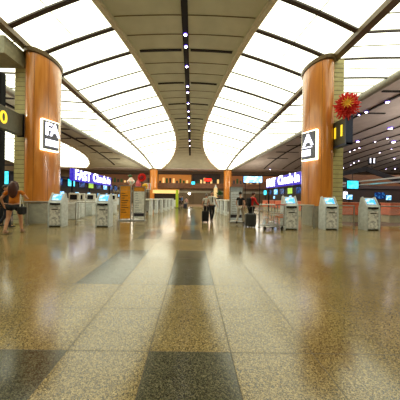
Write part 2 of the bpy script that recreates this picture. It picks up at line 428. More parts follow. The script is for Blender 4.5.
# ------------------------------------------------------------------ luminous canopies
def canopy(side, label):
    t = thing('luminous_canopy', label, 'ceiling light', (X0+side*7.2, 11, H+6.85), 0, 'luminous canopies along the hall')
    inv = Matrix.Translation(-Vector(t.location))
    def put(mb, name, smooth=False):
        mb.v = [tuple(inv @ Vector(v)) for v in mb.v]; return mb.build(name, t, smooth)
    for i in range(len(bays)-1):
        ya, yb_ = bays[i], bays[i+1]
        for A, B in ((INN, RIB), (RIB, OUT)):
            rows = []
            for y in (ya, (ya+yb_)/2, yb_):
                a = curve3(A, y, side); b = curve3(B, y, side)
                rows.append([a.lerp(b, q/4)+Vector((0, 0, .05*math.sin(PI*q/4))) for q in range(5)])
            put(MB().grid(rows, LIGHTP, .04), 'diffuser')
    for i, y in enumerate(bays[:-1]):
        k = i-11
        thick = (k % 2 == 0) or k == 1
        for A, B, wd in ((INN, RIB, .2 if thick else .05), (RIB, OUT, .09 if thick else .04)):
            m = MB(); pts = []
            for q in range(5):
                a = curve3(A, y, side); b = curve3(B, y, side); pts.append(a.lerp(b, q/4)+Vector((0, 0, .05*math.sin(PI*q/4)-.03)))
            for p, p2 in zip(pts, pts[1:]): m.beam(p, p2, wd, .07, MULL if thick else MULLT)
            put(m, 'mullion')
    # fine slats between mullions on both wings
    for i in range(len(bays)-1):
        y = bays[i]+(bays[i+1]-bays[i])*.5
        for A, B in ((RIB, OUT),) if y < 16 else ((INN, RIB), (RIB, OUT)):
            m = MB()
            pts = [curve3(A, y, side).lerp(curve3(B, y, side), q/4)+Vector((0, 0, .05*math.sin(PI*q/4)-.012)) for q in range(5)]
            for p, p2 in zip(pts, pts[1:]): m.beam(p, p2, .035, .03, MULLT)
            put(m, 'slat_line')
    for i in range(len(bays)-1):
        if bays[i] < 12:
            m = MB()
            p = [curve3(INN, y, side).lerp(curve3(RIB, y, side), .5)+Vector((0, 0, .04)) for y in (bays[i], bays[i+1])]
            m.beam(p[0], p[1], .03, .02, MULLT); put(m, 'panel_seam')
    m = MB()
    for y, y2 in zip(bays, bays[1:]):
        m.beam(curve3(RIB, y, side)+Vector((0, 0, -.06)), curve3(RIB, y2, side)+Vector((0, 0, -.06)), .34 if y < 20 else .2, .22, BRONZE)
    put(m, 'rib_beam')
    m = MB(); ye = [YB+1+i for i in range(53)]+[43.0]; ye = [y for y in ye if y <= 43]
    for y, y2 in zip(ye, ye[1:]):
        a, b = curve3(INN, y, side), curve3(INN, y2, side); o = Vector((-side*.06, 0, -.05))
        m.beam(a+o, b+o, .26, .2, CREAM)
    put(m, 'inner_trim')
    m = MB()
    for y, y2 in zip(ye, ye[1:]):
        o = Vector((side*.2, 0, -.12)); m.rod(curve3(OUT, y, side)+o, curve3(OUT, y2, side)+o, .26, TUBE, 12)
    put(m, 'edge_tube', True)
    return t
canopy(-1, 'long curved glowing ceiling canopy on the left of the central aisle')
canopy(1, 'long curved glowing ceiling canopy on the right of the central aisle')
t = thing('luminous_canopy', 'distant glowing leaf-shaped ceiling canopy beyond the left column, over the far left counters', 'ceiling light', (-22, 20, H+7), 0)
for i in range(len(bays)-1):
    ya, yb_ = bays[i], bays[i+1]
    if ya < 2: continue
    rows = []
    for y in (ya, (ya+yb_)/2, yb_):
        a = Vector((X0-14.3-interp(INN2, y, 1), y, H+interp(INN2, y, 2))); b = Vector((-33, y, H+interp(RIB, y, 2)+.2))
        if y > 42.9: b.x = -21
        rows.append([a.lerp(b, q/4)-Vector((-22, 20, H+7)) for q in range(5)])
    MB().grid(rows, LIGHTP, .04).build('diffuser', t)
    m = MB(); m.beam(rows[0][0]+Vector((0, 0, -.03)), rows[0][4]+Vector((0, 0, -.03)), .09, .07, MULL if i % 2 else MULLT); m.build('mullion', t)
m = MB(); ye = [2+i for i in range(41)]+[43]
for y, y2 in zip(ye, ye[1:]):
    f = lambda q: Vector((X0-14.3-interp(INN2, q, 1)+.05, q, H+interp(INN2, q, 2)-.05))-Vector((-22, 20, H+7))
    m.beam(f(y), f(y2), .25, .2, CREAM)
m.build('inner_trim', t)

# ------------------------------------------------------------------ downlights
dl0 = thing('downlight', 'small round downlight in the dark slot along the middle of the central ceiling', 'ceiling light', (0, 0, -50), 0)
m = MB(); m.lathe([(.085, 0), (.1, .0), (.1, .06), (.085, .06)], FRINGEV, 16); m.build('housing', dl0, True)
m = MB(); m.ball((0, 0, 0), .075, .075, .035, LAMP, 12, 6); m.build('bulb', dl0, True)
first = True
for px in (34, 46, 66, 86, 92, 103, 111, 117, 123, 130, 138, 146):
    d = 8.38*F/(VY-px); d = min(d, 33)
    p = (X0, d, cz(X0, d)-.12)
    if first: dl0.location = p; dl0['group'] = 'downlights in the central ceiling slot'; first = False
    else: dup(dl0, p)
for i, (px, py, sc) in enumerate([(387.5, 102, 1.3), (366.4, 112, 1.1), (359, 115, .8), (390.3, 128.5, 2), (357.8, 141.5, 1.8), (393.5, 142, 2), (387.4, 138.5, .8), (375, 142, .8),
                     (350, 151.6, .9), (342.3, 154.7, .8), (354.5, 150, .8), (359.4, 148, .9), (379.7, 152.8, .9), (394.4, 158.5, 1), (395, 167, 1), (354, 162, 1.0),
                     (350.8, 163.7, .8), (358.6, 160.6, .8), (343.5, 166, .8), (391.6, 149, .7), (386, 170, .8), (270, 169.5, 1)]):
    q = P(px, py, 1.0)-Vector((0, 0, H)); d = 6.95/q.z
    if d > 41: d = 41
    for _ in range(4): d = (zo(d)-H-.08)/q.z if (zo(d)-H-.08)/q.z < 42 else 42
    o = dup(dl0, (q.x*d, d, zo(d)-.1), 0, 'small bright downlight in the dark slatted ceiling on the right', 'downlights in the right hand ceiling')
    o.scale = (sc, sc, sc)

# ------------------------------------------------------------------ columns
def column(cx, cy, side, z1, label, near=True):
    # side = direction in which the stone pilaster stands (outward)
    t = thing('column', label, 'column', (cx, cy, 0))
    rx, ry, n = (.58 if near else .72), (1.0 if near else .85), 40
    pts = [(rx*math.cos(2*PI*i/n), ry*math.sin(2*PI*i/n)) for i in range(n)]
    m = MB()
    vs = [(x, y, z) for z in (1.0, z1) for x, y in pts]
    m.add(vs, [(i, (i+1) % n, n+(i+1) % n, n+i) for i in range(n)]+[tuple(range(n-1, -1, -1)), tuple(range(n, 2*n))], VENEER)
    for i in ((3, 8, 13, 18, 22, 27, 32, 37) if near else ()):
        x, y = pts[i]; m.rod((x*1.0, y*1.0, 1.0), (x*1.0, y*1.0, z1), .006, VJOINT, 6)
    m.build('wood_cladding', t, True)
    m = MB(); m.lathe([(.93, 0), (.93, .98), (.9, 1.0)], BASEG, 40, (0, 0, 0), rx, ry)
    m.build('stone_base', t, True)
    m = MB(); m.lathe([(1.0, z1), (1.09, z1+.04), (1.12, z1+.2), (1.02, z1+.24)], BRONZE, 40, (0, 0, 0), rx, ry)
    m.build('top_collar', t, True)
    if near:
        m = MB(); z = 0; k = 0
        xa, xb2 = sorted((side*(rx-.2), side*(rx+.3)))
        m.box(xa+.015, xb2-.015, -.71, .49, 0, z1+.2, STONEJ)
        while z < z1+.15:
            m.box(xa, xb2, -.72, .5, z+.012, min(z+.2, z1+.2), STONE); z += .212
        m.build('stone_pilaster', t)
        m = MB(); xp = side*(rx+.35); m.box(xp-.05, xp+.05, -.3, .3, 0, z1+.2, mat('steel_post', (120, 114, 84), .4))
        m.build('steel_post', t)
        if side < 0:
            m = MB(); m.box(-4.0, -.42, -1.85, -.73, 7.2-.02, 7.9, mat('bracket_grey', (150, 146, 116), .5)); m.build('bracket_beam', t)
    return t
CL = (-7.38, 10.9); CR = (6.36, 11.3)
column(*CL, -1, 7.78, 'tall wood-clad oval column beside the number 0 board at left front')
column(*CR, 1, 7.9, 'tall wood-clad oval column with the red flower at right front')
column(-7.35, 42.0, -1, 6.55, 'slim distant wood-clad column at the left end of the aisle', False)
column(6.75, 42.0, 1, 6.55, 'slim distant wood-clad column at the right end of the aisle', False)

def light_box(cx, cy, side, z, label, mark):
    # side: +1 faces +x side of left column, -1 faces -x
    a = math.radians(-25)
    p = Vector((cx+side*.58*math.cos(a), cy+math.sin(a)*1.0, z)); nrm = Vector((side*.91, -.41, 0))
    p += nrm*.12
    xd = Vector((0, 0, 1)).cross(nrm)       # left->right as seen from the front
    t = thing('light_box_sign', label, 'sign', p)
    M = frame_mat((0, 0, 0), xd)
    def bx(x0, x1, y0, y1, z0, z1, m, name, bev=0):
        b = MB(); b.box(x0, x1, y0, y1, z0, z1, m, M, bev); return b.build(name, t)
    bx(-.4, .4, -.72, .72, -.12, .02, LBORDER, 'glowing_edge')
    bx(-.37, .37, -.66, .66, .02, .05, mat('sign_grey', (108, 112, 128), .4), 'face_board')
    if mark == 'L':
        text_mesh('F', .8, LWHITE, 'letter', t, M @ Matrix.Translation((-.13, .25, .06)), .01, .022, .85)
        text_mesh('A', .8, LWHITE, 'letter', t, M @ Matrix.Translation((.17, .25, .06)), .01, .022, .8)
        bx(-.26, .34, -.5, -.2, .05, .07, LWHITE, 'white_panel')
        for k in range(5): bx(-.2+k*.11, -.15+k*.11, -.37, -.31, .07, .075, mat('ink', (70, 70, 110), .5), 'printed_letter')
    else:
        text_mesh('A', .78, LWHITE, 'letter', t, M @ Matrix.Translation((-.02, .25, .06)), .01, .02)
        m = MB(); m.box(-.34, .12, -.5, -.2, .05, .07, LWHITE, M); m.build('white_panel', t)
        m = MB(); m.box(-.34, .2, -.1, -.06, .05, .07, LWHITE, M); m.build('divider_line', t)
light_box(CL[0], CL[1], 1, 4.15, 'glowing light box sign with white letters FA on the left front column', 'L')
light_box(CR[0], CR[1], -1, 3.95, 'glowing light box sign with a white letter A on the right front column', 'A')

# row number boards
xb_ = -8.12
t = thing('row_number_board', 'dark grey-green board with yellow number 10 beside the left front column', 'sign', (-7.8, 8.85, 4.47))
m = MB(); m.box(-.12, .12, -.95, 1.08, -.47, .47, BOARD, None, .02); m.build('board', t)
m = MB(); m.box(-.14, .14, 1.08, 1.16, -.51, .51, SHADOWG); m.build('end_cap', t)
text_mesh('10', .72, YEL, 'numerals', t, frame_mat((.13, -.12, -.02), (0, 1, 0)), .01, .012)
t = thing('row_number_board', 'board with yellow number 11 beside the right front column', 'sign', (6.8, 10.1, 4.4))
m = MB(); m.box(-.1, .14, -.42, .44, -.58, .56, BOARD, None, .02); m.build('board', t)
m = MB(); m.box(-.12, .18, -.5, -.42, -.66, .6, BLUEG); m.box(-.1, .17, -.5, .44, -.66, -.58, BLUEG); m.build('blue_frame', t)
text_mesh('11', .72, YEL, 'numerals', t, frame_mat((-.11, .03, .0), (0, -1, 0)), .01, .008, 1.25)
# small hanging 11 in the distance
p = P(372, 161, 20)
t = thing('number_sign', 'small lit white number 11 standing above the dark gabled canopy in the distance', 'sign', p)
m = MB(); m.box(-.36, .36, -.03, .03, -.3, .3, SHADOWG); m.build('backing_plate', t)
m = MB(); m.rod((0, 0, -.3), (0, 0, -.7), .025, SHADOWG, 6); m.build('support_rod', t)
text_mesh('11', .62, LWHITE, 'numerals', t, frame_mat((0, -.04, 0), (1, 0, 0)), .01, 0, 1.1)
# red flower
p = P(346.5, 106, 9.6)
t = thing('flower_ornament', 'red spiky paper flower with a gold centre above the number 11 board', 'decoration', p, math.radians(-30))
m = MB(); rr = random.Random(3)
for i in range(330):
    q = 2*PI*rr.random(); el = rr.uniform(-.25, 1.3)
    d = Vector((math.cos(q)*math.cos(el), -math.sin(el)*.8, math.sin(q)*math.cos(el))).normalized()
    d.z *= 1.15; L = rr.uniform(.36, .56)*(1-.35*max(0, el)/1.3)
    m.rod(d*.05, d*L, .035, REDP, 4, .02)
m.build('petals', t)
m = MB(); m.ball((0, -.38, 0), .09, .05, .12, GOLD)
for i in range(12):
    q = 2*PI*i/12; m.rod((math.cos(q)*.05, -.4, math.sin(q)*.05), (math.cos(q)*.24, -.46, math.sin(q)*.24), .03, GOLD, 4, .01)
m.build('gold_centre', t)
m = MB(); m.rod((0, 0, 0), (-.33, .57, 0), .03, SHADOWG, 6); m.build('bracket', t)

# ------------------------------------------------------------------ kiosks
def make_kiosk():
    t = thing('check_in_kiosk', '', 'kiosk')
    # local front -y, footprint .55 x .5
    m = MB()
    side = [(-.25, 0), (.25, 0), (.25, .95), (.12, 1.42), (.02, 1.46), (-.18, 1.12), (-.22, 1.08), (-.25, 1.0)]
    R = Matrix.Rotation(PI/2, 4, 'Z')
    for x0, x1 in ((-.29, -.25), (.25, .29)):
        vs = [Vector((x0, y, z)) for y, z in side]+[Vector((x1, y, z)) for y, z in side]; n = len(side)
        m.add(vs, [tuple(range(n-1, -1, -1)), tuple(range(n, 2*n))]+[(i, (i+1) % n, n+(i+1) % n, n+i) for i in range(n)], OFFW)
    m.build('side_panel', t)
    m = MB()
    sd = [(-.22, .04), (.22, .04), (.22, .93), (.1, 1.39), (.03, 1.41), (-.15, 1.1), (-.22, 1.02)]
    n = len(sd); vs = [Vector((-.25, y, z)) for y, z in sd]+[Vector((.25, y, z)) for y, z in sd]
    m.add(vs, [tuple(range(n-1, -1, -1)), tuple(range(n, 2*n))]+[(i, (i+1) % n, n+(i+1) % n, n+i) for i in range(n)], OFFW)
    m.build('body', t)
    # screen on the sloping face: from (-.15,1.1) to (.03,1.41)
    a = Vector((0, -.15, 1.1)); b = Vector((0, .03, 1.41)); dv = (b-a).normalized(); nn = Vector((0, -dv.z, dv.y))
    M = Matrix(((1, 0, 0, 0), (0, dv.y, nn.y, a.y), (0, dv.z, nn.z, a.z), (0, 0, 0, 1)))
    f = MB(); f.box(-.24, .24, .0, .34, 0, .015, WHITE, M); fo = f.build('screen_bezel', t)
    f = MB(); f.box(-.19, .19, .03, .3, .015, .022, SCR_SKY, M); f.build('screen', fo)
    f = MB(); f.box(-.22, .22, -.24, -.2, .93, 1.01, BLACK); f.box(-.1, .1, -.3, -.24, .92, .98, BLACK, None, .01); f.build('card_slot', t)
    f = MB(); f.box(-.22, .22, -.24, -.215, .08, .84, mat('kiosk_print', (232, 230, 224), .5, col2=(160, 158, 158), scale=11, mix=(.45, .66))); fp = f.build('front_panel', t)
    f = MB(); f.box(-.13, .13, -.255, -.24, .72, .76, BLACK); f.build('ticket_slot', fp)
    f = MB(); f.box(-.27, .27, -.22, .22, 0, .05, BLACK); f.build('plinth', t)
    return t
k0 = make_kiosk()
pos = [(-5.8, 9.55, 'leftmost of the two silver self check-in kiosks by the left column', 0),
       (-3.85, 9.7, 'silver self check-in kiosk between the left column kiosk and the orange board', 0),
       (4.27, 9.65, 'silver self check-in kiosk just right of the luggage trolley', 0),
       (6.05, 9.75, 'silver self check-in kiosk at the foot of the right column', 0),
       (7.85, 9.75, 'rightmost silver self check-in kiosk in front of the coral counters', 0)]
for i, (x, y, l, rz) in enumerate(pos):
    if i == 0: k0.location = (x, y, 0); k0['label'] = l; k0['group'] = 'self check-in kiosks in the front row'
    else: dup(k0, (x, y, 0), rz, l, 'self check-in kiosks in the front row')

# distant white kiosks
def make_desk():
    t = thing('bag_drop_desk', '', 'desk')
    m = MB(); m.box(-.35, .35, -.35, .35, 1.08, 1.2, WHITE, None, .02); m.build('desk_top', t)
    for x in (-.26, .26):
        m = MB(); m.box(x-.09, x+.09, -.3, .3, 0, 1.08, OFFW); m.build('leg', t)
    m = MB(); m.box(-.17, .17, -.2, .25, .3, 1.08, GREYM); m.build('inner_panel', t)
    return t
d0 = make_desk()
row = []
for i, (px, d) in enumerate([(147.5, 16.5), (153.5, 18.5), (158.5, 19.5), (163.5, 22), (167, 24), (170.5, 26)]):
    row.append((P(px, 200, d).x, d, 'left', i))
for i, (px, d) in enumerate([(229, 17), (224.5, 18.5), (220.5, 20.5), (217, 25)]):
    row.append((P(px, 200, d).x, d, 'right', i))
for j, (x, y, sd, i) in enumerate(row):
    l = f'white bag drop desk in the distant row on the {sd} of the aisle'
    gname = f'white desks in the {sd} distant row'
    if j == 0: d0.location = (x, y, 0); d0['label'] = l; d0['group'] = gname
    else: dup(d0, (x, y, 0), 0, l, gname)

# ------------------------------------------------------------------ glass barriers
def barrier(x0, x1, y, n, label):
    t = thing('glass_barrier', label, 'barrier', (x0, y, 0))
    L = x1-x0
    m = MB(); m.rod((0, 0, 1.04), (L, 0, 1.04), .03, SILVER, 8); m.build('handrail', t, True)
    for i in range(n+1):
        x = L*i/n; m = MB(); m.rod((x, 0, 0), (x, 0, 1.02), .03, SILVER, 8); m.rod((x, 0, 0), (x, 0, .02), .08, SILVER, 10); m.build('post', t)
        if i < n:
            m = MB(); m.box(x+.08, x+L/n-.08, -.006, .006, .1, .95, GLASS); m.build('glass_panel', t)
barrier(-8.3, -6.3, 9.75, 2, 'glass barrier with steel rail at the foot of the left column')
barrier(-5.35, -4.3, 10.15, 1, 'short glass barrier between the two left kiosks')
barrier(3.1, 5.6, 10.1, 3, 'glass barrier with steel rail behind the luggage trolley')
barrier(6.55, 7.45, 10.1, 1, 'short glass barrier between the two right kiosks')
barrier(8.3, 12.3, 10.1, 3, 'glass barrier with steel rail in front of the coral counters')

# ------------------------------------------------------------------ information boards
def board(px0, px1, ytop, d, h, face, header, label, dark=False):
    x0, x1 = P(px0, 200, d).x, P(px1, 200, d).x; w = (x1-x0)/2
    t = thing('information_board', label, 'sign', ((x0+x1)/2, d, 0))
    m = MB()
    for s_ in (-1, 1): m.box(s_*w-.025, s_*w+.025, -.04, .04, 0, h, SILVER)
    m.box(-w, w, -.04, .04, h-.04, h, SILVER); m.build('frame', t)
    m = MB(); m.box(-w-.03, w+.03, -.25, .25, 0, .06, GREYM); m.build('base', t)
    m = MB(); m.box(-w+.025, w-.025, -.02, .02, .12, h-.28, face); p = m.build('poster', t)
    m = MB(); m.box(-w+.025, w-.025, -.025, .02, h-.27, h-.04, header); m.build('header_panel', t)
    m = MB(); r = random.Random(px0)
    ink = mat('poster_ink', (96, 62, 24), .6) if not dark else mat('poster_ink_grey', (180, 182, 186), .6)
    for k in range(9):
        z = .45+k*.13; m.box(-w*.7, -w*.7+r.uniform(.5, 1.3)*w, -.03, -.02, z, z+.035, ink)
    if dark: m.box(-w+.04, w-.04, -.03, -.02, .25, .42, mat('poster_band', (50, 46, 60), .6))
    m.build('lettering', p)
board(120, 131, 186, 12.1, 1.95, mat('orange_poster', (240, 156, 24), .5), mat('orange_header', (226, 152, 40), .5), 'orange information board standing left of the grey board')
board(133.5, 145, 187, 12.2, 1.9, mat('grey_poster', (238, 238, 230), .5), mat('orange_header2', (222, 144, 30), .5), 'grey information board with orange header right of the orange board', True)
board(230, 242.5, 187, 12.1, 1.95, mat('pale_poster', (226, 236, 244), .5), mat('pale_header', (176, 186, 196), .5), 'pale blue-grey information board beside the person in red', True)

# ------------------------------------------------------------------ check-in islands
def sign_text(x, ya, yb2, ztop, h, facing, label):
    # box sign parallel to the aisle
    t = thing('check_in_sign', label, 'sign', (x, (ya+yb2)/2, ztop-h/2)); L = abs(yb2-ya)/2
    m = MB(); m.box(-.15, .15, -L, L, -h/2, h/2, mat('sign_navy', (24, 18, 70), .4, emit=.6, emit_col=(50, 30, 190)), None, .02); m.build('box', t)
    M = frame_mat((facing*.17, 0, 0), (0, facing, 0))
    return t, M, L
t, M, L = sign_text(-9.5, 17.3, 25.4, 3.5, .95, 1, 'glowing white and violet FAST Check-in sign over the left counters')
text_mesh('FAST', 1.15, LWHITE, 'lettering', t, M @ Matrix.Translation((-2.5, 0, 0)), .02, .015, 1.05)
text_mesh('Check-in', 1.1, LWHITE, 'lettering', t, M @ Matrix.Translation((1.5, .05, 0)), .02, .015, 1.08)
for yq in (-3.9, 3.9):
    m = MB(); m.box(-.06, .06, yq-.06, yq+.06, -3.03, -.4, SHADOWG); m.build('post', t)
t, M, L = sign_text(8.0, 15.6, 23.3, 3.35, .9, -1, 'glowing white and violet FAST Check-in sign over the right counters')
text_mesh('FAST', 1.1, LWHITE, 'lettering', t, M @ Matrix.Translation((-2.45, 0, 0)), .02, .03, 1.0)
text_mesh('Check-in', 1.05, LWHITE, 'lettering', t, M @ Matrix.Translation((1.35, .05, 0)), .02, .03, 1.05)
for yq in (-3.5, 3.5):
    m = MB(); m.box(-.06, .06, yq-.06, yq+.06, -2.9, -.4, SHADOWG); m.build('post', t)

def make_counter(body, top):
    t = thing('check_in_counter', '', 'counter')       # front faces -y, 1.7 wide
    m = MB(); m.box(-.85, .85, -.3, .35, .42, 1.12, body, None, .03); m.build('front_panel', t)
    m = MB(); m.box(-.8, .8, -.2, .35, 0, .42, BEIGE); m.build('plinth', t)
    m = MB(); m.box(-.88, .88, -.34, .4, 1.12, 1.17, top, None, .01); m.build('counter_top', t)
    return t
def make_monitor():
    t = thing('monitor', '', 'monitor')
    m = MB(); m.box(-.26, .26, -.025, .025, .14, .48, SHADOWG, None, .01); h_ = m.build('casing', t)
    m = MB(); m.box(-.23, .23, -.03, -.025, .17, .45, SCR_SKY); m.build('screen', h_)
    m = MB(); m.rod((0, .01, 0), (0, .01, .2), .025, SHADOWG, 8); m.box(-.12, .12, -.08, .1, 0, .015, SHADOWG); m.build('stand', t)
    return t
ca = make_counter(CORAL, mat('coral_top', (214, 132, 98), .35)); cb = make_counter(OFFW, WHITE)
mon = make_monitor(); used = {'a': False, 'b': False, 'm': False}
def place(key, proto, loc, rz, label, group):
    if not used[key]:
        used[key] = True; proto.location = loc; proto.rotation_euler = (0, 0, rz); proto['label'] = label; proto['group'] = group
        return proto
    return dup(proto, loc, rz, label, group)
place('a', ca, (9.65, 13.3, 0), 0, 'coral check-in counter between the two right-hand kiosks', 'coral counters behind the right barrier')
place('a', ca, (12.55, 13.3, 0), 0, 'coral check-in counter at the right edge, behind the last kiosk', 'coral counters behind the right barrier')
for i in range(6):
    y = 15.5+i*1.9
    place('a', ca, (8.6, y, 0), -PI/2, 'coral check-in counter in the row beneath the right FAST Check-in sign', 'coral counters beneath the right sign')
    if i % 2 == 0: place('m', mon, (8.65, y, 1.17), -PI/2, 'small monitor on the counter row beneath the right FAST Check-in sign', 'monitors on the right counters')
for i in range(7):
    y = 14.6+i*1.9
    place('b', cb, (-8.6, y, 0), PI/2, 'white check-in counter in the row beneath the left FAST Check-in sign', 'white counters beneath the left sign')
    place('m', mon, (-8.65, y, 1.17), PI/2, 'small monitor on the counter row beneath the left FAST Check-in sign', 'monitors on the left counters')
place('m', mon, (9.5, 13.3, 1.17), .3, 'small monitor on the coral counter between the right-hand kiosks', '')
place('m', mon, (11.9, 13.35, 1.17), .3, 'small monitor on the coral counter at the right edge', '')
for i, (x, y) in enumerate(((10.3, 13.3),)):
    pass
# white machines and queue posts behind the left kiosks
def machine(x, y, label):
    t = thing('weighing_machine', label, 'machine', (x, y, 0))
    m = MB(); m.box(-.3, .3, -.3, .3, 0, .95, OFFW, None, .03); m.build('cabinet', t)
    m = MB(); m.box(-.3, .3, .05, .28, .95, 1.5, WHITE, None, .03); m.build('upright', t)
    m = MB(); m.box(-.2, .2, .03, .05, 1.12, 1.4, SHADOWG); m.build('screen', t)
    m = MB(); m.box(-.22, .22, -.25, 0, .95, .98, GREYM); m.build('tray', t)
for px, d, l in ((73, 12.6, 'white machine just right of the leftmost kiosk'), (79, 14.2, 'white machine behind the gap between the two left kiosks'),
                 (90, 15.3, 'white machine just left of the second left kiosk'), (112, 17, 'white machine between the second left kiosk and the orange board')):
    machine(P(px, 200, d).x, d, l)
qp = thing('queue_post', 'silver queue barrier post behind the left kiosks', 'barrier post', (-6.0, 11.6, 0), 0, 'queue posts behind the left kiosks')
m = MB(); m.rod((0, 0, 0), (0, 0, .95), .025, SILVER, 8); m.build('pole', qp)
m = MB(); m.lathe([(.17, 0), (.17, .02), (.05, .05)], SILVER, 14); m.build('base', qp, True)
m = MB(); m.rod((0, 0, .95), (0, 0, 1.03), .04, BLACK, 8); m.build('belt_head', qp)
for i, (x, y) in enumerate([(-4.9, 11.9), (-3.95, 13.2), (-5.2, 13.6), (-4.2, 15.2), (-6.3, 13.0), (-4.6, 17.2)]): dup(qp, (x, y, 0))
for i, (x, y) in enumerate([(4.5, 12.4), (5.6, 12.6), (3.9, 14.6), (5.2, 15.4)]): dup(qp, (x, y, 0), 0, 'silver queue barrier post behind the luggage trolley and barrier on the right', 'queue posts behind the right barrier')
# back wall screens of the islands
def island_wall(x, y0, y1, f, label):
    t = thing('check_in_back_wall', label, 'partition', (x, (y0+y1)/2, 0)); L = (y1-y0)/2
    m = MB(); m.box(-.1, .1, -L, L, 0, 2.1, DARKW); m.build('panel', t)
    m = MB(); m.box(-.12, .12, -L, L, 2.1, 2.75, mat('navy_fascia', (26, 24, 44), .5)); m.build('fascia', t)
    m = MB(); m.box(-.25, .25, -L-.1, L+.1, 2.75, 2.85, SHADOWG); m.build('top_rail', t)
    return t
island_wall(-11.6, 13.5, 32, 1, 'dark back wall behind the white counters on the left')
island_wall(11.8, 19, 32, -1, 'dark back wall behind the coral counters on the right')
def screen(loc, w, h, rz, m_, label, group='', hang=None, name='display_screen'):
    t = thing(name, label, 'screen', loc, rz, group or None)
    m = MB(); m.box(-w/2-.03, w/2+.03, -.02, .05, -h/2-.03, h/2+.03, SHADOWG); c_ = m.build('casing', t)
    m = MB(); m.box(-w/2, w/2, -.03, -.02, -h/2, h/2, m_); m.build('display', c_)
    if hang:
        m = MB(); m.rod((0, .03, h/2), (0, .03, hang-loc[2]), .02, SHADOWG, 6); m.build('hanger', t)
    return t
mm = [SCR_NAVY, SCR_NAVY, SCR_SKY, SCR_NAVY, SCR_GRN, SCR_NAVY, SCR_CYAN, SCR_NAVY]
names = {SCR_NAVY: 'dark navy', SCR_SKY: 'pale blue', SCR_GRN: 'green', SCR_CYAN: 'cyan'}
for i in range(9):
    y = 14.5+i*1.75; z = 2.41; k = mm[(i*3) % 8]
    screen((-9.9, y, z), 1.0, .55, PI/2, k, f'{names[k]} flight screen in the row under the left FAST Check-in sign', f'{names[k]} screens under the left sign', None)
for i in range(8):
    y = 15.8+i*1.8; k = [SCR_CYAN, SCR_SKY, SCR_NAVY, SCR_GRN, SCR_NAVY, SCR_SKY, SCR_NAVY, SCR_CYAN][i]
    screen((9.45, y, 2.12), 1.0, .55, -PI/2, k, f'{names[k]} flight screen in the row under the right FAST Check-in sign', f'{names[k]} screens under the right sign', None)
# rails that carry these screens
t = thing('screen_rail', 'long dark rail holding the screens under the left FAST Check-in sign', 'rail', (-9.93, 21.5, 2.8))
m = MB(); m.box(-.17, .05, -7.8, 7.8, -.08, .02, SHADOWG); m.build('beam', t)
for yq in (-7.5, 0, 7.5):
    m = MB(); m.rod((-.13, yq, -.08), (-.13, yq, -2.8), .04, SHADOWG, 8); m.build('post', t)
t = thing('screen_rail', 'long dark rail holding the screens under the right FAST Check-in sign', 'rail', (9.5, 22, 2.428))
m = MB(); m.box(-.03, .17, -7, 7, -.01, .05, SHADOWG); m.build('beam', t)
for yq in (-6.9, 0, 6.9):
    m = MB(); m.rod((.13, yq, 0), (.13, yq, -2.435), .04, SHADOWG, 8); m.build('post', t)

# right side: big cyan screen, gabled canopy, rails
p = P(352.5, 184.7, 18)
screen(p, 1.0, .62, 0.12, SCR_CYAN, 'large bright cyan screen hanging right of the right front column', '', 3.5, 'hanging_screen')
p2 = P(345.5, 190, 17)
t = thing('gabled_canopy', 'dark gabled steel canopy over the far right counters', 'canopy', (16.6, 20, 0))
m = MB()
a = P(335, 175, 20); b = P(366, 169, 20); c_ = P(402, 182, 20)
for dy in (0, 5):
    o = Vector((-16.6, -20+dy, 0))
    m = MB(); m.beam(a+o, b+o, .15, .42, SHADOWG); m.build('gable_beam', t)
    m = MB(); m.beam(b+o, c_+o, .15, .42, SHADOWG); m.build('gable_beam', t)
m = MB()
for q in (a, c_):
    o = Vector((-16.6, -20, 0))
    m = MB(); m.box(q.x-16.6-.08, q.x-16.6+.08, -.08, .08, 0, q.z-.15, SHADOWG); m.build('post', t)
t = thing('service_rail', 'pair of long silver rails running above the right counters', 'rail', (14.2, 18, 2.9))
m = MB()
for z in (0, -.3): m.beam((0, -4.6, z), (0, 6, z), .12, .1, SILVER)
m.build('rail_bar', t)
m = MB()
for yq in (-4.4, 5.8):
    m = MB(); m.rod((0, yq, -2.9), (0, yq, .05), .05, SHADOWG, 8); m.build('post', t)
# dark fascia with small lit adverts behind
t = thing('shop', 'dark shop front with small lit windows behind the cyan screen', 'shop', (20, 27, 0))
m = MB(); m.box(-7.5, 11, 0, .3, 0, 2.7, DARKW); m.build('wall_panel', t)
m = MB(); m.box(-7.6, 11.1, -.15, .4, 2.7, 3.1, mat('shop_fascia', (70, 58, 60), .5)); m.build('fascia', t)
for x, w_, m_ in ((-4.2, .5, LWHITE), (-1.2, .5, LWHITE), (-2.6, .8, LBLUE), (3, 1.2, SCR_NAVY), (6.5, 1.5, SCR_NAVY), (-6.4, .8, LWHITE)):
    m = MB(); m.box(x-w_/2, x+w_/2, -.05, 0, 1.5, 2.3, m_); m.build('lit_window', t)
# left edge cyan screen
p = P(.5, 177.5, 13)
screen(p, .8, .75, .3, SCR_CYAN, 'cyan screen at the left edge behind the woman in orange', '', 3.5, 'hanging_screen')
t = thing('service_rail', 'dark steel frame with shelves at the left edge behind the woman', 'frame', (-12.6, 15.2, 0))
m = MB()
for z in (1.6, 2.2, 2.9, 3.4): m.beam((-2.5, 0, z), (3.0, 0, z), .1, .08, SHADOWG if z != 2.9 else GREYM)
m.build('shelf_bar', t)
m = MB()
for x in (-2.4, 2.9):
    m = MB(); m.box(x-.06, x+.06, -.06, .06, 0, 3.5, SHADOWG); m.build('post', t)
t = thing('steel_post', 'dark square steel post at the left edge behind the number board', 'post', (-9.35, 10.6, 0))
m = MB(); m.box(-.2, .2, -.15, .15, 0, 7.2, SHADOWG, None, .02); m.build('shaft', t)
m = MB(); m.box(-.28, .28, -.22, .22, 0, .1, SHADOWG); m.build('base_plate', t)

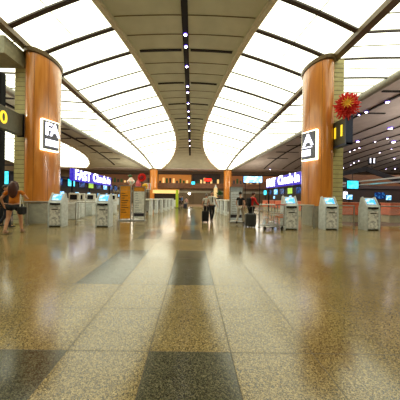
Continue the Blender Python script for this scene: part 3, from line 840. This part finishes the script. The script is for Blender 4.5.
# ------------------------------------------------------------------ far end of the hall
def far_shop(x0, x1, y, z0, z1, m_, label, name='upper_shop', cat='shop'):
    t = thing(name, label, cat, ((x0+x1)/2, y, 4.34)); z0 = 4.34; w_ = (x1-x0)/2; h = z1-z0
    m = MB(); m.box(-w_, w_, 0, .18, 0, h, m_); m.build('lit_wall', t)
    m = MB(); m.box(-w_-.05, w_+.05, -.12, .18, h-.18, h, DARKW); m.build('lintel', t)
    m = MB(); r = random.Random(int(x0*7))
    for k in range(int(2*w_/.7)):
        x = -w_+.35+k*.7; hh = r.uniform(.2, .6)*h; m = MB(); m.box(x-.2, x+.2, -.06, 0, .02, hh, r.choice([DARKW, WOODB, LWARM, BLACK, GREEN]))
        m.build('display_rack', t)
    return t
far_shop(-7.0, -.2, 45.65, 4.35, 6.3, LORG, 'orange lit upper level shop at the middle of the far wall')
far_shop(.1, 5.8, 45.65, 4.35, 6.3, DARKW, 'dark upper level shop behind the red sign on the far wall')
far_shop(7.6, 20, 45.65, 4.35, 6.2, mat('lit_dim', (120, 70, 30), .5, emit=.15, emit_col=(190, 110, 50)), 'dim brown upper level shop right of the right distant column')
far_shop(-22, -8.4, 45.65, 4.35, 6.2, mat('lit_dim2', (90, 60, 40), .5, emit=.06, emit_col=(190, 110, 50)), 'dim brown upper level shop left of the left distant column')
t = thing('red_sign', 'small glowing red sign on the far wall', 'sign', P(208, 179.8, 45.05))
m = MB(); m.box(-.72, .72, 0, .12, -.26, .26, LRED, None, .05); m.build('lit_face', t)
m = MB(); m.box(-.8, .8, .12, .3, -.32, .32, SHADOWG); m.build('casing', t)
screen(P(193.2, 183, 45.1), .7, .6, 0, SCR_CYAN, 'small blue screen on the far wall left of the red sign', '', None, 'wall_screen')
t = thing('wall_lamp', 'small round white lamp on the far wall', 'lamp', P(189.2, 193.5, 45.85))
m = MB(); m.ball((0, -.05, 0), .2, .12, .2, LAMP); m.build('bulb', t, True)
m = MB(); m.lathe([(.24, 0), (.24, .06)], SHADOWG, 16, (0, 0, 0), 1, 1, Matrix.Rotation(-PI/2, 4, 'X')); m.build('rim', t)
# shop sign at right far
p = P(253, 179.5, 30)
t = thing('shop_sign', 'blue and white glowing shop sign left of the right FAST Check-in sign', 'sign', p)
m = MB(); m.box(-1.25, 1.25, 0, .15, -.42, .42, LCYANW, None, .03); m.build('lit_face', t)
m = MB(); m.box(-1.35, 1.35, .15, .3, -.5, .5, SHADOWG); m.build('casing', t)
m = MB(); m.rod((-1, .2, -.5), (-1, .2, -p.z), .05, SHADOWG, 6); m.build('post', t); m = MB(); m.rod((1, .2, -.5), (1, .2, -p.z), .05, SHADOWG, 6); m.build('post', t)
# booth left of centre
t = thing('retail_booth', 'small retail booth with a glowing orange canopy left of the green pillar', 'booth', (-3.9, 33, 0))
m = MB(); m.box(-1.9, 1.9, -.6, .8, 1.95, 2.45, LWARM); m.build('canopy', t)
m = MB(); m.box(-1.95, 1.95, -.65, .85, 2.45, 2.6, mat('booth_roof', (196, 120, 40), .5)); m.build('roof', t)
m = MB(); m.box(-1.8, 1.8, -.5, .1, 0, 1.0, WHITE); m.build('counter', t)
for x in (-1.8, 1.8):
    m = MB(); m.box(x-.06, x+.06, .6, .75, 0, 1.95, SHADOWG); m.build('post', t)
m = MB(); m.box(-1.8, 1.8, .6, .7, .3, 1.9, DARKW); m.build('back_panel', t)
t = thing('sign_pillar', 'slim lime green pillar in the middle distance', 'pillar', (P(177, 200, 28).x, 28, 0))
m = MB(); m.box(-.17, .17, -.17, .17, .05, 2.3, LIME, None, .04); m.build('shaft', t)
m = MB(); m.box(-.25, .25, -.25, .25, 0, .05, SHADOWG); m.build('base', t)
t = thing('light_pillar', 'pale lit pillar with a pointed top left of the right distant column', 'pillar', (P(215.5, 200, 34).x, 34, 0))
m = MB(); m.box(-.26, .26, -.26, .26, .0, 2.9, mat('pale_pillar', (220, 190, 140), .5, emit=.25, emit_col=(230, 190, 130)), None, .04); m.build('shaft', t)
m = MB(); m.lathe([(.24, 2.9), (.15, 3.05), (.04, 3.4)], WHITE, 12); m.build('finial', t)
def potted(x, y, h, label):
    t = thing('potted_plant', label, 'plant', (x, y, 0)); r = random.Random(int(x*10))
    m = MB(); m.lathe([(.28, 0), (.36, .5), (.3, .5)], GREYM, 16); m.build('pot', t, True)
    m = MB()
    for i in range(90):
        q = r.uniform(0, 2*PI); e = r.uniform(-.2, 1.4); c0 = Vector((0, 0, h*.62)); d = Vector((math.cos(q)*math.cos(e), math.sin(q)*math.cos(e), math.sin(e)))
        L = r.uniform(.4, .75)*h*.5; a = c0+d*L*.3; b = c0+d*L; w_ = d.cross(Vector((0, 0, 1))).normalized()*.09
        mid = (a+b)/2; m.add([a, mid+w_, b, mid-w_], [(0, 1, 2, 3)], GREEN)
    m.build('foliage', t)
    m = MB(); m.rod((0, 0, .45), (0, 0, h*.7), .04, WOODB, 6); m.build('stem', t)
potted(P(219.5, 200, 31).x, 31, 2.6, 'leafy green potted plant beside the pale lit pillar')

# lower dark doors on far wall
for k, (x0, x1) in enumerate([(-3.6, -.6), (.4, 3.4)]):
    t = MB(); t.box(x0, x1, YF-.14, YF-.03, 0, 2.1, mat('shutter', (112, 92, 66), .5))
    for q in range(5): t.box(x0, x1, YF-.15, YF-.14, .35+q*.38, .37+q*.38, STONEJ)
    t.box((x0+x1)/2-.02, (x0+x1)/2+.02, YF-.16, YF-.14, 0, 2.1, STONEJ)
    struct(t, f'door_{k+1}')

# festive decorations left
t = thing('ribbon_ornament', 'large red paper fan ornament on a stand behind the grey board', 'decoration', (P(142, 178, 19).x, 19, 0))
z = P(142, 177.5, 19).z
m = MB(); n = 28
for i in range(n):
    q = 2*PI*i/n; q2 = 2*PI*(i+1)/n; qm = (q+q2)/2
    m.add([(0, -.1, z), (math.cos(q)*.36, 0, z+math.sin(q)*.36), (math.cos(qm)*.36, -.08, z+math.sin(qm)*.36), (math.cos(q2)*.36, 0, z+math.sin(q2)*.36), (0, .05, z)],
          [(0, 1, 2), (0, 2, 3), (4, 2, 1), (4, 3, 2)], REDP)
m.build('red_fan', t)
m = MB(); m.lathe([(.16, 0), (.15, .05), (.05, .06)], mat('dark_red', (120, 16, 24), .6), 16, (0, 0, 0), 1, 1, Matrix.Translation((0, -.1, z)) @ Matrix.Rotation(PI/2, 4, 'X')); m.build('fan_centre', t)
m = MB(); m.ball((-.3, 0, z-.6), .22, .12, .4, PINKP); m.ball((.25, .05, z-.75), .26, .12, .26, GOLD); m.build('trailing_bow', t, True)
m = MB(); m.rod((0, .05, .03), (0, .05, z), .04, SHADOWG, 8); m.lathe([(.3, 0), (.3, .03)], SHADOWG, 16); m.build('stand', t)
t = thing('lantern_ornament', 'white and green paper lantern ornament on a stand behind the orange board', 'decoration', (P(131, 181, 18).x, 18, 0))
z = P(131, 181.5, 18).z
m = MB(); m.lathe([(.05, -.38), (.34, -.02), (.34, .02), (.05, .38)], mat('pink_lattice', (226, 170, 150), .6, col2=(220, 230, 220), scale=5, mix=(.45, .55)), 6, (0, 0, z)); m.build('lantern_body', t)
m = MB(); m.ball((-.05, -.05, z+.45), .18, .12, .1, GREEN); m.build('leaf_topper', t, True)
m = MB(); m.rod((0, 0, .03), (0, 0, z-.35), .04, SHADOWG, 8); m.lathe([(.3, 0), (.3, .03)], SHADOWG, 16); m.build('stand', t)
t = thing('banner_stand', 'red and white striped banner panel left of the left distant column', 'sign', (P(147.5, 186, 20).x, 20, 0))
z = P(147.5, 186.5, 20).z
m = MB(); m.box(-.3, .3, -.03, .03, z-.3, z+.3, WHITE)
for k in range(3): m.box(-.28+k*.2, -.2+k*.2, -.035, -.03, z-.25, z+.25, REDP)
m.build('panel', t)
m = MB(); m.rod((0, 0, 0), (0, 0, z-.3), .03, SHADOWG, 8); m.lathe([(.22, 0), (.22, .03)], SHADOWG, 12); m.build('stand', t)

# ------------------------------------------------------------------ luggage
def suitcase(loc, w_, h, dp, m_, rz, label, handle=.35):
    t = thing('suitcase', label, 'suitcase', loc, rz)
    m = MB(); m.box(-w_/2, w_/2, -dp/2, dp/2, .06, h, m_, None, .035)
    for k in range(5):
        x = -w_/2+w_*(k+.5)/5; m.box(x-.012, x+.012, -dp/2-.008, dp/2+.008, .1, h-.06, m_)
    m.build('shell', t)
    m = MB(); m.rod((-w_*.25, dp/2-.05, h), (-w_*.25, dp/2-.05, h+handle), .01, SILVER, 6); m.rod((w_*.25, dp/2-.05, h), (w_*.25, dp/2-.05, h+handle), .01, SILVER, 6)
    m.rod((-w_*.25-.02, dp/2-.05, h+handle), (w_*.25+.02, dp/2-.05, h+handle), .016, BLACK, 8); m.build('pull_handle', t)
    for sx in (-1, 1):
        for sy in (-1, 1):
            q = Vector((sx*(w_/2-.05), sy*(dp/2-.05), .03)); m = MB(); m.rod(q-Vector((.015, 0, 0)), q+Vector((.015, 0, 0)), .03, RUBBER, 10)
            m.box(q.x-.02, q.x+.02, q.y-.02, q.y+.02, .03, .065, BLACK); m.build('wheel', t)
    return t
suitcase((P(205, 220, 11.9).x, 11.75, 0), .36, .62, .25, BLKF, .1, 'black upright suitcase pulled by the couple in white shirts', .38)
suitcase((P(250, 227, 10.2).x, 10.15, 0), .48, .62, .3, mat('charcoal_shell', (58, 58, 56), .5), 0, 'charcoal ribbed suitcase in front of the person in red', .3)

# trolley
def trolley(x, y, rz):
    t = thing('luggage_trolley', 'empty silver luggage trolley left of the nearest right-hand kiosk', 'trolley', (x, y, 0), rz)
    m = MB(); r = .018
    for sy in (-.28, .28):
        m.rod((-.42, sy, .16), (.42, sy*1.0, .2), r, SILVER, 8); m.rod((.36, sy, .2), (.4, sy, 1.0), r, SILVER, 8)
        m.rod((-.42, sy, .16), (-.5, sy*.8, .1), r, SILVER, 8)
        m.rod((.4, sy, 1.0), (.48, sy, 1.06), r, SILVER, 8)
    for z in (.35, .62, .8): m.rod((.37, -.28, z), (.37, .28, z), r*.7, SILVER, 8)
    m.rod((-.42, -.28, .16), (-.42, .28, .16), r, SILVER, 8)
    m.build('frame', t, True)
    m = MB()
    for k in range(9):
        yk = -.25+k*.0625; m.rod((-.42, yk, .17), (.37, yk, .2), .008, SILVER, 6)
    m.build('load_deck', t)
    m = MB(); m.rod((.48, -.3, 1.06), (.48, .3, 1.06), .025, mat('handle_red', (176, 70, 50), .5), 10); m.build('handle', t, True)
    m = MB()
    for sy in (-.26, .26): m.rod((.1, sy, .75), (.4, sy, .72), .012, SILVER, 6)
    for z in (.72, .62):
        m.rod((.1, -.26, z), (.1, .26, z), .012, SILVER, 6)
    for k in range(6): m.rod((.1, -.26+k*.104, .58), (.1, -.26+k*.104, .75), .008, SILVER, 6)
    m.rod((.1, -.26, .58), (.38, -.26, .58), .01, SILVER, 6); m.rod((.1, .26, .58), (.38, .26, .58), .01, SILVER, 6)
    m.build('basket', t)
    m = MB(); m.box(.385, .41, -.2, .2, .5, .66, mat('advert_orange', (206, 120, 80), .5)); m.build('advert_plate', t)
    for px, py in ((-.42, 0), (.3, -.26), (.3, .26)):
        m = MB(); m.rod((px, py-.02, .07), (px, py+.02, .07), .07, RUBBER, 14); m.rod((px, py-.025, .07), (px, py+.025, .07), .03, GREYM, 8)
        m.box(px-.02, px+.02, py-.03, py-.024, .06, .19, SHADOWG); m.box(px-.02, px+.02, py+.024, py+.03, .06, .19, SHADOWG); m.build('wheel', t)
trolley(P(270, 228, 9.6).x, 9.35, math.radians(25))
t2 = None

# ------------------------------------------------------------------ people
def skin_mesh(name, verts, edges, radii, m, parent, root=0, sub=1, extra=None):
    me = bpy.data.meshes.new(name); me.from_pydata([tuple(v) for v in verts], edges, []); me.update()
    o = bpy.data.objects.new(name, me); C.objects.link(o)
    sk = o.modifiers.new('s', 'SKIN'); sk.use_smooth_shade = True; sk.branch_smoothing = .4
    if not me.skin_vertices: 
        pass
    lay = me.skin_vertices[0].data
    for i, r in enumerate(radii):
        lay[i].radius = (r if isinstance(r, tuple) else (r, r)); lay[i].use_root = (i == root)
    ss = o.modifiers.new('u', 'SUBSURF'); ss.levels = sub; ss.render_levels = sub
    bpy.context.view_layer.update(); dg = bpy.context.evaluated_depsgraph_get()
    me2 = bpy.data.meshes.new_from_object(o.evaluated_get(dg)); me2.name = name
    bpy.data.objects.remove(o); bpy.data.meshes.remove(me)
    me2.materials.clear(); me2.materials.append(m)
    if extra:      # join extra MB geometry
        mb = MB(); k = mb.mi(m)
        mb.v = [tuple(v.co) for v in me2.vertices]; mb.f = [tuple(p.vertices) for p in me2.polygons]; mb.m = [0]*len(mb.f)
        for fn in extra: fn(mb)
        bpy.data.meshes.remove(me2); ob = mb.build(name, parent, True); return ob
    me2.polygons.foreach_set('use_smooth', [True]*len(me2.polygons))
    ob = bpy.data.objects.new(name, me2); C.objects.link(ob); ob.parent = parent
    return ob

def person(loc, rz, height, label, J=None, skin=SKIN, top=WHTF, sleeves='short', bottom=BLKF, legs='long', hair=HAIRK, long_hair=False,
           shoes=BLACK, female=False, bag=None, wide=None):
    s = height/1.72; t = thing('person', label, 'person', loc, rz); t.scale = (s*(wide or 1), s*(wide or 1), s)
    j = dict(pel=(0, 0, .95), wst=(0, 0, 1.08), chs=(0, 0, 1.28), nek=(0, 0.01, 1.46), hed=(0, -.01, 1.60),
             shl=(-.17, 0, 1.4), shr=(.17, 0, 1.4), ell=(-.23, .02, 1.13), elr=(.23, .02, 1.13), wrl=(-.24, -.06, .89), wrr=(.24, -.06, .89),
             hpl=(-.09, 0, .9), hpr=(.09, 0, .9), knl=(-.1, -.02, .5), knr=(.1, -.02, .5), anl=(-.1, .02, .09), anr=(.1, .02, .09))
    if female: j.update(shl=(-.15, 0, 1.38), shr=(.15, 0, 1.38))
    if J: j.update(J)
    j = {k: Vector(v) for k, v in j.items()}
    V = []; E = []; R = []; ix = {}
    def v(k, p, r, par=None):
        ix[k] = len(V); V.append(Vector(p)); R.append(r)
        if par is not None: E.append((ix[par], ix[k]))
    v('pel', j['pel'], (.13, .1)); v('wst', j['wst'], (.105 if female else .12, .085), 'pel'); v('chs', j['chs'], (.13, .095), 'wst')
    v('ub', j['chs'].lerp(j['nek'], .6), (.09, .07), 'chs'); v('nek', j['nek'], .048, 'ub'); v('hb', j['nek'].lerp(j['hed'], .35), .05, 'nek')
    for a in 'lr':
        sg = -1 if a == 'l' else 1
        v('sh'+a, j['sh'+a], .055, 'ub'); v('ua'+a, j['sh'+a].lerp(j['el'+a], .5), .044, 'sh'+a); v('el'+a, j['el'+a], .036, 'ua'+a)
        v('fa'+a, j['el'+a].lerp(j['wr'+a], .4), .034, 'el'+a); v('wr'+a, j['wr'+a], .023, 'fa'+a)
        dr = (j['wr'+a]-j['el'+a]).normalized(); sd = Vector((0, 1, 0)); sd = (sd-dr*sd.dot(dr)).normalized()
        palm = j['wr'+a]+dr*.06; v('pm'+a, palm, (.03, .02), 'wr'+a)
        th = j['wr'+a]+dr*.045-sd*.035; v('t1'+a, th, .011, 'pm'+a); v('t2'+a, th+dr*.035-sd*.018, .009, 't1'+a)
        inn = Vector((-sg, 0, 0))
        for fi, (off, L) in enumerate(((-.027, .07), (-.009, .08), (.009, .075), (.026, .058))):
            b = palm+dr*.035+sd*off; v(f'f{fi}{a}', b, .009, 'pm'+a); v(f'g{fi}{a}', b+dr*L*.5+inn*.008, .008, f'f{fi}{a}'); v(f'h{fi}{a}', b+dr*L*.85+inn*.03, .007, f'g{fi}{a}')
        v('hp'+a, j['hp'+a], .085, 'pel'); v('th'+a, j['hp'+a].lerp(j['kn'+a], .45), .074, 'hp'+a); v('kn'+a, j['kn'+a], .05, 'th'+a)
        v('ca'+a, j['kn'+a].lerp(j['an'+a], .35)+Vector((0, .015, 0)), .05, 'kn'+a); v('an'+a, j['an'+a], .032, 'ca'+a)
        v('ft'+a, j['an'+a]+Vector((0, -.12, -.055)), (.035, .022), 'an'+a)
    hd = j['hed']
    def head(mb):
        mb.ball((hd.x, hd.y, hd.z+.005), .074, .09, .115, skin, 16, 12)
        mb.ball((hd.x, hd.y-.09, hd.z-.01), .013, .02, .022, skin, 8, 6)
        for sx in (-1, 1):
            mb.ball((hd.x+sx*.076, hd.y+.005, hd.z), .012, .02, .03, skin, 8, 6)
            mb.ball((hd.x+sx*.03, hd.y-.08, hd.z+.012), .012, .008, .008, BLACK, 8, 6)
        mb.ball((hd.x, hd.y-.083, hd.z-.05), .024, .007, .006, mat('lips', (160, 80, 74), .5), 8, 6)
    skin_mesh('body', V, E, R, skin, t, 0, 1, [head])
    # hair
    m = MB()
    m.ball((hd.x, hd.y+.018, hd.z+.035), .086, .098, .098, hair, 16, 10)
    if long_hair:
        m.ball((hd.x, hd.y+.115, hd.z-.17), .115, .075, .27, hair, 14, 10)
        for sx in (-1, 1): m.ball((hd.x+sx*.075, hd.y+.03, hd.z-.08), .034, .05, .16, hair, 10, 8)
    m.build('hair', t, True)
    # top
    V2 = []; E2 = []; R2 = []; i2 = {}
    def w(k, p, r, par=None):
        i2[k] = len(V2); V2.append(Vector(p)); R2.append(r)
        if par is not None: E2.append((i2[par], i2[k]))
    w('a', j['pel']+Vector((0, 0, -.02)), (.152, .122)); w('b', j['wst'], (.128 if female else .142, .108), 'a'); w('c', j['chs'], (.152, .118), 'b'); w('d', j['chs'].lerp(j['nek'], .6), (.112, .088), 'c')
    w('n', j['nek']+Vector((0, 0, -.035)), .062, 'd')
    for a in 'lr':
        w('s'+a, j['sh'+a], .07, 'd'); e = j['sh'+a].lerp(j['el'+a], .55); w('u'+a, e, .058, 's'+a)
        if sleeves == 'long': w('e'+a, j['el'+a], .048, 'u'+a); w('w'+a, j['el'+a].lerp(j['wr'+a], .9), .036, 'e'+a)
    skin_mesh('shirt' if sleeves == 'short' else 'jacket', V2, E2, R2, top, t, 0, 1)
    V2.clear(); E2.clear(); R2.clear(); i2.clear()
    w('a', j['pel']+Vector((0, 0, .0)), (.148, .118))
    for a in 'lr':
        w('h'+a, j['hp'+a]+Vector((0, 0, -.02)), .1, 'a')
        if legs == 'long':
            w('t'+a, j['hp'+a].lerp(j['kn'+a], .5), .09, 'h'+a); w('k'+a, j['kn'+a], .068, 't'+a); w('c'+a, j['kn'+a].lerp(j['an'+a], .5), .062, 'k'+a); w('x'+a, j['an'+a]+Vector((0, 0, .0)), .055, 'c'+a)
        else:
            w('t'+a, j['hp'+a].lerp(j['kn'+a], .46), .108, 'h'+a)
    skin_mesh('trousers' if legs == 'long' else 'shorts', V2, E2, R2, bottom, t, 0, 1)
    for a in 'lr':
        p = j['an'+a]; mb = MB(); mb.ball((p.x, p.y-.06, p.z-.05), .048, .135, .04, shoes, 12, 8); mb.ball((p.x, p.y+.0, p.z-.02), .044, .06, .06, shoes, 10, 8); mb.build('shoe', t, True)
    if bag:
        b = MB(); c0 = j['chs']
        b.box(c0.x-.15, c0.x+.15, c0.y+.11, c0.y+.27, c0.z-.3, c0.z+.14, bag, None, .05)
        b.box(c0.x-.1, c0.x+.1, c0.y+.27, c0.y+.31, c0.z-.26, c0.z-.08, bag, None, .015)
        bo = b.build('backpack', t)
        for sx in (-1, 1):
            q = MB(); q.beam((c0.x+sx*.1, c0.y+.12, c0.z+.12), (c0.x+sx*.1, c0.y-.09, c0.z+.17), .04, .02, bag); q.beam((c0.x+sx*.1, c0.y-.1, c0.z+.17), (c0.x+sx*.12, c0.y-.13, c0.z-.15), .04, .02, bag); q.build('strap', bo)
    return t
WALK = dict(knl=(-.1, -.12, .52), anl=(-.1, -.2, .1), knr=(.1, .02, .5), anr=(.1, .24, .14), wrl=(-.25, .1, .9), wrr=(.26, -.2, .93), elr=(.24, -.02, 1.13))
# woman in orange, seen from behind, facing the counters
person((-6.14, 7.6, 0), PI+.35, 1.80, 'long-haired woman in an orange shirt and black shorts walking at the left edge',
       dict(knl=(-.12, -.1, .5), anl=(-.14, -.14, .09), knr=(.12, .03, .5), anr=(.13, .2, .11), ell=(-.27, -.06, 1.16), wrl=(-.2, -.3, 1.14), elr=(.3, .0, 1.14), wrr=(.3, -.16, .93)),
       SKIN, ORGF, 'short', BLKF, 'short', HAIRB, True, mat('tan_shoe', (150, 110, 84), .5), True, None, 1.2)
t = thing('shoulder_bag', 'dark shoulder bag with a pale strap beside the woman in orange', 'bag', P(22, 207, 7.35))
m = MB(); m.box(-.09, .09, -.13, .13, -.25, .02, BLKF, None, .04); m.build('pouch', t)
m = MB(); m.beam((0, -.08, .0), (-.05, 0, .42), .03, .012, WHTF); m.beam((0, .08, 0), (-.05, 0, .42), .03, .012, WHTF); m.build('strap', t)
person((P(3, 225, 8.8).x, 8.9, 0), 1.9, 1.72, 'dark-haired person in black half hidden behind the woman in orange', WALK, SKIN, BLKF, 'long', NAVY, 'long', HAIRK, False, BLACK)
# couple
person((P(206.3, 220, 12.3).x, 12.35, 0), PI, 1.56, 'shorter grey-haired person in a white shirt, left of the walking couple', WALK, SKIN, WHTF, 'short', BLKF, 'long', HAIRG, False, BLACK)
person((P(211.6, 220, 12.0).x, 12.0, 0), .25, 1.68, 'taller person in white shirt and black tie, right of the walking couple', WALK, SKIN, WHTF, 'short', BLKF, 'long', HAIRK, False, BLACK)
o = bpy.data.objects[[x.name for x in bpy.data.objects if x.name.startswith('person') and 'black tie' in x.get('label', '')][0]]
m = MB(); m.beam((0, -.115, 1.4), (0, -.135, 1.1), .045, .015, BLKF); m.build('tie', o)
# right pair
person((P(241.0, 224, 11.0).x, 11.2, 0), PI-.6, 1.66, 'person in black top and pale trousers left of the person in red', WALK, SKIN2, BLKF, 'short', mat('pale_trousers', (200, 190, 176), .8), 'long', HAIRK, False, BLACK, True)
person((P(250.2, 224, 10.8).x, 10.7, 0), PI*.62, 1.66, 'person in a red jacket with a black backpack behind the charcoal suitcase',
       dict(chs=(0, -.06, 1.26), nek=(0, -.1, 1.43), hed=(0, -.15, 1.56), shl=(-.17, -.08, 1.38), shr=(.17, -.08, 1.38), ell=(-.26, -.14, 1.14), elr=(.26, -.1, 1.12), wrl=(-.22, -.34, 1.02), wrr=(.24, -.3, .98)),
       SKIN, REDM, 'long', BLKF, 'long', HAIRB, False, BLACK, False, BLKF)
# far group
person((P(186.3, 205, 26).x, 26, 0), PI, 1.4, 'small distant person in pink walking along the middle of the aisle', WALK, SKIN2, PINKF, 'short', GRYF, 'long', HAIRK, False, BLACK, True)
person((P(182, 205, 29).x, 29, 0), -PI/2, 1.65, 'distant person in pale blue standing right of the lime pillar', None, SKIN, BLUF, 'long', NAVY, 'long', HAIRK)
person((P(180, 205, 31).x, 31, 0), .5, 1.6, 'distant person in dark clothes just behind the lime pillar', None, SKIN, NAVY, 'long', BLKF, 'long', HAIRK)
person((P(218, 205, 21.5).x, 21.6, 0), PI, 1.6, 'distant person in dark clothes by the white desks on the right', None, SKIN, BLKF, 'long', BLKF, 'long', HAIRK)
suitcase((P(185, 207, 25).x, 25.3, 0), .4, .6, .28, NAVY, 0, 'small dark suitcase next to the distant person in pink', .3)

# ------------------------------------------------------------------ world and lights
wd = bpy.data.worlds.new('world'); scn.world = wd; wd.use_nodes = True
wd.node_tree.nodes['Background'].inputs[0].default_value = (.9, .8, .65, 1); wd.node_tree.nodes['Background'].inputs[1].default_value = .05
def area(loc, sx, sy, power, col, rot=(0, 0, 0)):
    l = bpy.data.lights.new('lamp', 'AREA'); l.shape = 'RECTANGLE'; l.size = sx; l.size_y = sy; l.energy = power; l.color = col
    o = bpy.data.objects.new('ceiling_lamp', l); C.objects.link(o); o.location = loc; o.rotation_euler = rot; return o
def point(loc, power, col, r=.12):
    l = bpy.data.lights.new('lamp', 'POINT'); l.shadow_soft_size = r; l.energy = power; l.color = col
    o = bpy.data.objects.new('fill_light', l); C.objects.link(o); o.location = loc; return o
for x, y in ((17.2, 11), (18.5, 15), (22, 17.5), (25.5, 21), (29, 24.5), (34, 30)):
    point((x, y, zo(y)-1.7), 330, (1, .9, .78), .5)  # unseen fill added for the dark right side, standing in for its downlights
for x, y in ((-14.5, 9), (-15.5, 13), (-20, 17), (-25, 22)): point((x, y, zo(y)-1.7), 230, (1, .9, .76), .5)  # unseen fill added to brighten the left side
for x, y, e in ((-11, 39, 200), (11, 38, 200), (-4.2, 40, 110), (3.2, 40, 110)): point((x, y, 4.4), e, (1, .9, .72), 1.3)  # broad unseen lights added to brighten the far ceiling
scn.view_settings.view_transform = 'Standard'; scn.view_settings.look = 'None'; scn.view_settings.gamma = 1
scn.view_settings.use_curve_mapping = False; scn.view_settings.exposure = 0.8
scn.cycles.use_denoising = True
scn.cycles.max_bounces = 8; scn.cycles.diffuse_bounces = 5; scn.cycles.sample_clamp_indirect = 6
